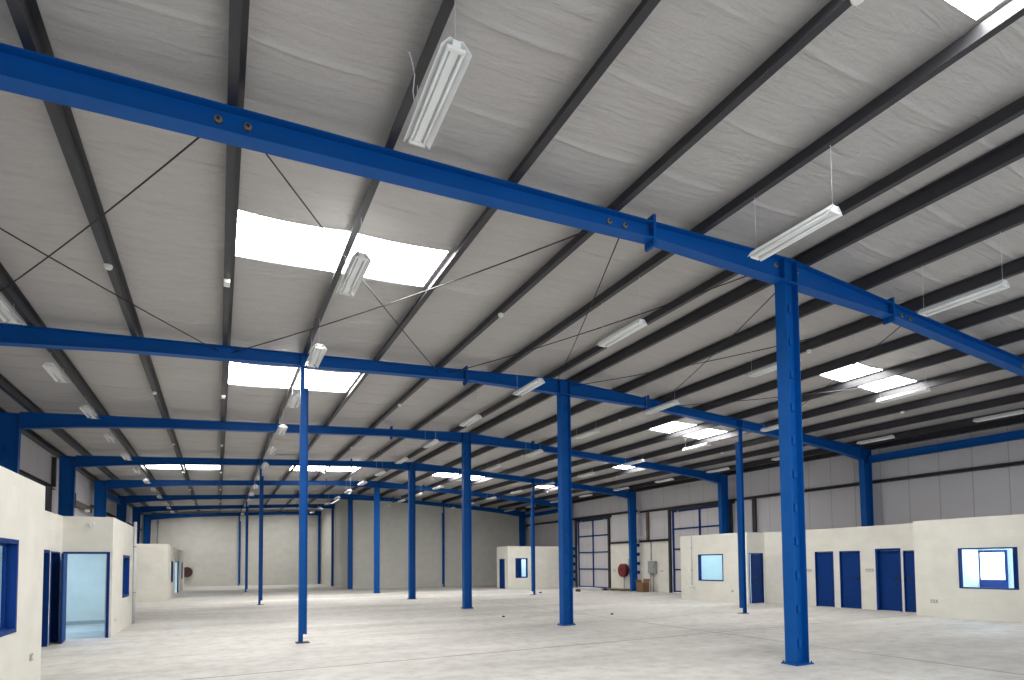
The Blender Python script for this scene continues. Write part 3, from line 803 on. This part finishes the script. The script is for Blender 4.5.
for x0, y, z0, z1, m, lab in ((XRW - 0.13, 18.0, 2.8, 4.46, 'darksteel', 'dark upright post above the right offices before the third column'),
                              (XRW - 0.13, 23.47, 0.0, 4.46, 'darksteel', 'dark door post at the left of the near sliding door'),
                              (XRW - 0.13, 19.33, 0.0, 4.46, 'darksteel', 'dark door post at the right of the near sliding door'),
                              (XRW - 0.13, 25.25, 2.9, 4.46, 'brownsteel', 'brown upright post between the two rails right of the fourth column'),
                              (XRW - 0.13, 28.85, 0.0, 4.56, 'darksteel', 'dark door post at the right of the far sliding door'),
                              (XRW - 0.13, 32.52, 0.0, 4.56, 'darksteel', 'dark door post at the left of the far sliding door')):
    if z0 == 0: bar('steel_post', m, XRW - 0.14, XRW - 0.022, y - 0.07, y + 0.07, 2.9 if False else z0, z1, lab, 'post', 'upright wall posts')
    else: bar('steel_post', m, XRW - 0.13, XRW - 0.003, y - 0.08, y + 0.08, z0, z1, lab, 'post', 'upright wall posts')
for y, z0, z1, lab in ((25.98, 4.56, 5.62, 'dark upright post above the left rail beside the fourth rafter column'), (25.15, 2.8, 4.44, 'dark upright post below the left rail behind the left offices')):
    bar('steel_post', 'darksteel', XL + 0.003, XL + 0.12, y - (0.07 if z0 > 4 else 0.35), y + (0.07 if z0 > 4 else 0.35), z0, z1, lab, 'post', 'upright wall posts')
for i, (f, off) in enumerate(((5, 2.0), (6, 1.5), (7, 2.2))):
    bar('steel_post', 'darksteel', XL + 0.003, XL + 0.12, FR[f] + off - 0.3, FR[f] + off + 0.3, 2.8, 4.43, 'dark upright panel post on the deep left wall behind the %s rafter' % ORD[f], 'post', 'upright wall posts')

# ------------------------------------------------------------------ sliding doors
def sliding_door(x, y0, y1, h, lab, s=1):
    dn[0] += 1
    t = thing('door_%d' % dn[0], lab, 'sliding door', (x, y0, 0), 0, None, 'structure')
    w = y1 - y0; g = 0.06
    a = (0.0, 0.03) if s > 0 else (-0.03, 0.0)
    MB().box(a[0], a[1], 0.02, w - g, 0.04, h).build('door_panel', MT['wliner'], t)
    b = (-0.06, 0.0) if s > 0 else (0.0, 0.06)
    rails = [0.04, 1.20, 2.28, 3.35, h - 0.09]
    for z in rails: MB().box(b[0], b[1], 0.02, w - g, z, z + 0.075).build('frame_rail', MT['doorblue'], t)
    for y in (0.02, (w - g) / 2 - 0.045, w - g - 0.08): MB().box(b[0] - 0.004, b[1] + 0.004, y, y + 0.085, 0.04, h).build('frame_stile', MT['doorblue'], t)
    c = (-0.14, -0.02) if s > 0 else (0.02, 0.14)
    MB().box(c[0], c[1], -0.3, w + 0.15, h - 0.02, h + 0.12).build('head_track', MT['darksteel'], t)
    for y in (0.4, w - 0.5):
        MB().tube([(sum(c) / 2 - 0.02, y, h - 0.05), (sum(c) / 2 + 0.02, y, h - 0.05)], 0.05, 12).build('roller', MT['galv'], t)
sliding_door(XRW + 0.03, DOOR_A[0], DOOR_A[1], 4.38, 'tall grey sliding door with blue bars, partly behind the right offices')
sliding_door(XRW + 0.03, DOOR_B[0], DOOR_B[1], 4.45, 'tall grey sliding door with blue bars in the far right wall')
t = thing('track_rail', 'brown timber-faced door track on the left wall beyond the fourth rafter column', 'rail', (XL, 28.6, 4.15), 0, None, 'thing')
MB().box(0.004, 0.14, 0, 4.1, 0, 0.26).build('track', MT['brownsteel'], t); MB().box(0.14, 0.20, 0.2, 0.35, -0.1, 0.5).build('bracket', MT['darksteel'], t)
tag(MB().box(XL + 0.16, XL + 0.34, 31.0, 31.12, 4.05, 4.17).build('bulkhead_lamp', MT['white'], None, 0.02), 'small white lamp under the track on the left wall', 'lamp', None, 'thing')
bpy.data.objects['bulkhead_lamp'].location = (-0.02, 0, 0)

# ------------------------------------------------------------------ roof brace rods between the first and second rafters
for k in range(len(NODES) - 1):
    a, b = NODES[k] + (0.25 if NODES[k] == RIDGE else 0.13), NODES[k + 1] - (0.25 if NODES[k + 1] == RIDGE else 0.13)
    for d in (0, 1):
        xa, xb = (a, b) if d == 0 else (b, a)
        p = Vector((xa, FR[1] + 0.018, ztop(xa) - 0.11)); q = Vector((xb, FR[2] - 0.018, ztop(xb) - 0.10))
        pts = []
        for i in range(17):
            u = i / 16; v = p.lerp(q, u); v.z -= (0.07 + 0.025 * d) * 4 * u * (1 - u); pts.append(v)
        lab = 'thin dark brace rod in the %s cross from the left, slanting away to the %s' % (ORD[k + 1], 'right' if d == 0 else 'left')
        tag(MB().tube(pts, 0.0095, 6).build('brace_rod', MT['rod']), lab, 'rod', 'roof brace rods', 'thing')

# ------------------------------------------------------------------ hanging twin-tube lamps
LZ = 5.55
def make_lamp(label, x, y):
    """origin: middle of the fitting's underside; wires reach the purlin above"""
    t = thing('batten_lamp', label, 'lamp', (x, y, LZ), 0, 'hanging twin tube lamps', 'thing')
    L = 0.555
    MB().extrude([(-0.034, 0.012), (0.034, 0.012), (0.034, 0.076), (-0.034, 0.076)], -L, L).build('housing', MT['white'], t, 0.004)
    rf = MB()
    for s in (-1, 1):
        rf.extrude([(s * 0.03, 0.078), (s * 0.058, 0.078), (s * 0.128, -0.005), (s * 0.124, -0.008), (s * 0.055, 0.072), (s * 0.03, 0.074)], -L, L)
    rf.build('reflector', MT['white'], t)
    for s in (-1, 1):
        MB().tube([(s * 0.062, -L + 0.03, 0.008), (s * 0.062, L - 0.03, 0.008)], 0.014, 8).build('tube', MT['tube'], t)
    for s in (-1, 1):
        y0, y1 = sorted((s * L, s * (L - 0.035)))
        MB().box(-0.078, 0.078, y0, y1, -0.008, 0.022).build('lamp_holder', MT['plastic'], t, 0.005)
    return t
proto = None; WIRES = {}
def lamp(x, y, lab):
    global proto
    if proto is None:
        o = proto = make_lamp(lab, x, y)
    else:
        o = copy_tree(proto); o.location = (x, y, LZ); o['label'] = lab
    top = ztop(x) + 0.0005 - LZ
    key = round(top, 3)
    if key not in WIRES:
        b = MB(); b.tube([(0, 0, 0.07), (0, 0, top)], 0.0035, 5)
        w = b.build('suspension_wire', MT['palebluepipe'], o); WIRES[key] = w.data
    else:
        w = bpy.data.objects.new('suspension_wire', WIRES[key]); C.objects.link(w); w.parent = o
    w.location = (0, -0.52, 0)
    w2 = w.copy(); C.objects.link(w2); w2.parent = o; w2.location = (0, 0.52, 0)
    return o
OR = lambda n: ORD[n]
ROWS = [(PX[0][7], 2, 14, 'row over the left offices'), (PX[0][4], 0, 14, 'row above the slender left columns'),
        (PX[0][1], 0, 14, 'row just left of the thick columns'), (PX[1][1], 0, 11, 'row just right of the thick columns'),
        (PX[1][4], 1, 11, 'row above the slender right columns'), (PX[1][7], 1, 11, 'row along the right wall')]
first_lamp = None
for x, k0, k1, row in ROWS:
    s = 1 if x > RIDGE else -1
    for k in range(k0, k1):
        o = lamp(x + s * 0.01, 4.50 + 3.345 * k + (0.07 if row.endswith('left columns') and k == 2 else 0.09 if row.endswith('right columns') and k == 2 else 0), 'white hanging twin-tube lamp, %s from the camera, %s' % (OR(k - k0 + 1), row))
        if row.endswith('left columns') and k == 0: first_lamp = o
first_lamp.rotation_euler = (0, 0, -0.03)
MB().tube([(-0.05, 0.2, 0.07), (-0.12, 0.18, 0.06), (-0.155, 0.12, 0.13), (-0.16, 0.05, 0.22), (-0.20, 0.0, 0.30), (-0.23, -0.03, 0.33)], 0.005, 6).build('power_cable', MT['palebluepipe'], first_lamp)

# ------------------------------------------------------------------ smoke detectors under the purlins
def detector(x, y, lab):
    t = thing('smoke_detector', lab, 'smoke detector', (x, y, ztop(x)), 0, 'smoke detectors under the purlins', 'thing')
    MB().tube([(0, 0, 0.0015), (0, 0, -0.02)], 0.055, 14).build('base', MT['plastic'], t)
    MB().tube([(0, 0, -0.02), (0, 0, -0.045), (0, 0, -0.06)], [0.05, 0.048, 0.03], 14).build('sensor_head', MT['plastic'], t)
dk = 0
for x, y0, n, row in ((PX[0][6], 9.8, 6, 'purlin over the left recess'), (PX[0][2], 2.72, 7, 'third purlin left of ridge columns'), (PX[1][2], 8.1, 4, 'third purlin right of ridge columns'), (PX[1][6], 9.5, 4, 'purlin over the right offices')):
    for k in range(n):
        detector(x + (-0.014 if x < RIDGE else 0.014), y0 + 6.72 * k, 'round white smoke detector, %s from the camera, %s' % (ORD[k + 1], row))
jb = None
for k in range(6):
    x = PX[0][5] - 0.014
    lab = 'white junction box, %s from the camera, purlin left of the brightest skylights' % ORD[k + 1]
    if jb is None:
        jb = thing('junction_box', lab, 'box', (x, 9.75, ztop(x)), 0, 'junction boxes under a purlin', 'thing')
        MB().box(-0.045, 0.045, -0.09, 0.09, -0.05, 0.0015).build('body', MT['plastic'], jb, 0.006)
        MB().box(-0.04, 0.04, -0.085, 0.085, -0.056, -0.05).build('lid', MT['plastic'], jb)
    else:
        o = copy_tree(jb); o.location = (x, 9.75 + 6.72 * k, ztop(x)); o['label'] = lab

# ------------------------------------------------------------------ small fittings
def socket(loc, rz, lab, gang=1, mat='greyplastic', cat='socket'):
    t = thing('wall_socket', lab, cat, loc, rz, None, 'thing')
    w = 0.075 * gang + 0.03
    MB().box(-w / 2, w / 2, -0.02, 0, -0.045, 0.045).build('face_plate', MT[mat], t, 0.004)
    for i in range(gang):
        x = (i - (gang - 1) / 2) * 0.075
        MB().box(x - 0.018, x + 0.018, -0.026, -0.02, -0.02, 0.02).build('rocker', MT['plastic' if mat != 'plastic' else 'greyplastic'], t)
    return t
socket((RF, 9.14, 0.44), -R90, 'grey double socket low on the near right office wall', 2)
socket((RF, 16.36, 0.46), -R90, 'grey socket low on the right office front beside the slender column', 1)
socket((LF, 9.75, 0.42), R90, 'small grey socket low on the near left office wall', 1)
socket((LG, 16.5, 0.36), R90, 'small socket low on the bright office front past the open doorway', 1, 'plastic')
socket((RR, 11.52, 1.30), -R90, 'grey switch plate between the wide door and the narrow doors', 3, cat='switch')
socket((RR, 13.74, 1.28), -R90, 'grey switch plate just right of the nearest thick column', 3, cat='switch')
socket((XRW - 0.02, 24.2, 1.15), -R90, 'small dark switch on the cream blockwork beside the near sliding door', 2, cat='switch')
socket((XRW - 0.02, 28.4, 1.15), -R90, 'small dark switch on the cream blockwork beside the far sliding door', 2, cat='switch')
tag(MB().tube([(-2.56, 15.95, 2.60), (-2.56, 15.90, 2.60)], 0.05, 12).build('door_chime', MT['plastic']), 'small round white fitting above the open lit doorway', 'fitting', None, 'thing')
def conduit(loc, rz, z0, z1, lab, box=True, mat='palebluepipe', r=0.022):
    t = thing('conduit', lab, 'conduit', loc, rz, None, 'thing')
    MB().tube([(0, -r, z0), (0, -r, z1)], r, 8).build('pipe', MT[mat], t)
    for z in (z0 + (z1 - z0) * .3, z0 + (z1 - z0) * .75): MB().box(-r - 0.015, r + 0.015, -2 * r - 0.004, 0, z, z + 0.03).build('clamp', MT['galv'], t)
    if box:
        b = MB().box(-0.17, 0.17, -0.05, 0, z0 - 0.2, z0).build('socket_box', MT['plastic'], t, 0.006)
        for x in (-0.08, 0.08): MB().box(x - 0.03, x + 0.03, -0.056, -0.05, z0 - 0.13, z0 - 0.07).build('outlet', MT['greyplastic'], b)
conduit((RF, 18.52, 0), -R90, 0.62, 2.75, 'pale conduit dropping to a white socket box on the right office front')
conduit((18.3, 33.0, 0), 0, 0.75, 2.76, 'pale conduit dropping to a socket box on the far right office')
conduit((LG, 19.55, 0), R90, 0.0, 2.9, 'pale pipe up the far corner of the bright left office front', False, r=0.04)
conduit((-4.28, 53.12, 0), 0, 2.4, 5.3, 'thin grey pipe high on the left end wall', False, 'galv', 0.035)
conduit((XRW - 0.02, 26.66, 0), -R90, 1.86, 2.78, 'grey conduit up the blockwork beside the hose reel', False, 'galv', 0.03)
conduit((XRW - 0.02, 25.02, 0), -R90, 1.75, 2.78, 'grey conduit running up from the grey electrical panel', False, 'galv', 0.03)
def enclosure(loc, rz, w, h, d, lab, legs=False):
    t = thing('electrical_panel', lab, 'electrical panel', loc, rz, None, 'thing')
    MB().box(-w / 2, w / 2, -d, 0, 0, h).build('cabinet', MT['greybox'], t, 0.008)
    dr = MB().box(-w / 2 + 0.02, w / 2 - 0.02, -d - 0.012, -d, 0.02, h - 0.02).build('cover', MT['greybox'], t, 0.004)
    MB().box(w / 2 - 0.07, w / 2 - 0.05, -d - 0.03, -d - 0.012, h * .45, h * .6).build('latch', MT['black'], dr)
    if legs:
        for x in (-w * .3, w * .1): MB().tube([(x, -d / 2, 0.0), (x, -d / 2, -loc[2])], 0.028, 8).build('feed_pipe', MT['galv'], t)
enclosure((XRW - 0.024, 26.66, 1.42), -R90, 0.42, 0.42, 0.16, 'grey electrical box just above the red hose reel')
enclosure((XRW - 0.024, 24.85, 1.02), -R90, 0.56, 0.68, 0.2, 'larger grey electrical panel between the fourth column and the near sliding door', True)
def hose_reel(loc, rz, R, lab, dark=False):
    t = thing('hose_reel', lab, 'hose reel', loc, rz, None, 'thing')
    m = 'darkred' if dark else 'red'
    for y in (-0.06, -0.28):
        MB().tube([(0, y, 0), (0, y - 0.015, 0)], R * 0.98, 22).build('side_disc', MT[m], t)
    h = MB()
    for k in range(4): h.torus((0, -0.10 - 0.05 * k, 0), (0, 1, 0), R * 0.78, 0.028, 22, 6)
    h.build('hose', MT['darkred'], t)
    MB().tube([(0, 0, 0), (0, -0.33, 0)], 0.035, 10).build('axle', MT['black'], t)
    MB().box(-0.05, 0.05, -0.06, 0, -R * 0.9, R * 0.9).build('bracket', MT[m], t)
    if not dark:
        MB().tube([(0.0, -0.14, -R), (0.0, -0.14, -loc[2])], 0.03, 8).build('supply_pipe', MT['galv'], t)
hose_reel((XRW - 0.025, 27.32, 1.18), -R90, 0.40, 'red fire hose reel on the cream blockwork left of the fourth column')
hose_reel((-2.22, 53.115, 1.18), 0, 0.42, 'dark reddish hose reel on the left end wall past the farthest office', True)
# pallet and cardboard box under the panels
t = thing('timber_pallet', 'low timber pallet lying below the red hose reel', 'pallet', (XRW - 0.65, 27.45, 0), 0, None, 'thing')
for y in (-0.95, -0.05, 0.85): MB().box(-0.4, 0.4, y, y + 0.1, 0, 0.08).build('bearer', MT['wood'], t)
for k in range(6): MB().box(-0.4 + 0.14 * k, -0.3 + 0.14 * k, -1.0, 1.0, 0.08, 0.1).build('board', MT['wood'], t)
t = thing('cardboard_box', 'brown cardboard box on the floor below the larger grey panel', 'box', (XRW - 0.68, 25.02, 0), 0.15, None, 'thing')
MB().box(-0.28, 0.28, -0.22, 0.22, 0, 0.5).build('carton', MT['cardboard'], t, 0.01)
MB().hexa([(-0.28, -0.22, 0.50), (-0.26, -0.22, 0.50), (-0.26, 0.22, 0.50), (-0.28, 0.22, 0.50), (-0.40, -0.22, 0.68), (-0.38, -0.22, 0.68), (-0.38, 0.22, 0.68), (-0.40, 0.22, 0.68)]).build('flap', MT['cardboard'], t)
MB().hexa([(0.26, -0.22, 0.50), (0.28, -0.22, 0.50), (0.28, 0.22, 0.50), (0.26, 0.22, 0.50), (0.33, -0.22, 0.72), (0.35, -0.22, 0.72), (0.35, 0.22, 0.72), (0.33, 0.22, 0.72)]).build('flap', MT['cardboard'], t)
# bits of rubble on the floor
def rubble(x, y, r, lab):
    rnd = random.Random(int(x * 100 + y)); mb = MB()
    k = 8; ring = lambda z, f: [(r * f * (0.8 + 0.4 * rnd.random()) * math.cos(2 * PI * i / k), r * f * (0.8 + 0.4 * rnd.random()) * math.sin(2 * PI * i / k), z) for i in range(k)]
    mb.v = ring(0, 1) + ring(r * 0.5, 0.9) + ring(r * 0.9, 0.45)
    for l in (0, 1):
        for i in range(k): mb.f.append((l * k + i, l * k + (i + 1) % k, (l + 1) * k + (i + 1) % k, (l + 1) * k + i))
    mb.f.append(tuple(range(2 * k, 3 * k))); mb.f.append(tuple(reversed(range(k)))); mb.sm = [False] * len(mb.f)
    tag(mb.build('rubble_lump', MT['rubble'], None, 0, (x, y, 0)), lab, 'rubble', 'lumps of rubble', 'thing')
for px, py, r, lab in ((578, 591.5, .16, 'dark lump of rubble just right of the second thick column'), (605, 590.3, .14, 'dark lump of rubble at the right foot of the far sliding door'),
                       (612, 614.5, .05, 'tiny dark lump of rubble on open floor right of the second thick column'), (503.5, 617, .045, 'tiny dark lump of rubble on open floor between the second and third thick columns'),
                       (540.5, 593, .08, 'small dark lump of rubble beside the second slender right column')):
    d = fwd + rgt * ((px - CX) / FPX) - upv * ((py - CY) / FPX); s = -1.6 / d.z
    rubble(d.x * s, d.y * s, r, lab)
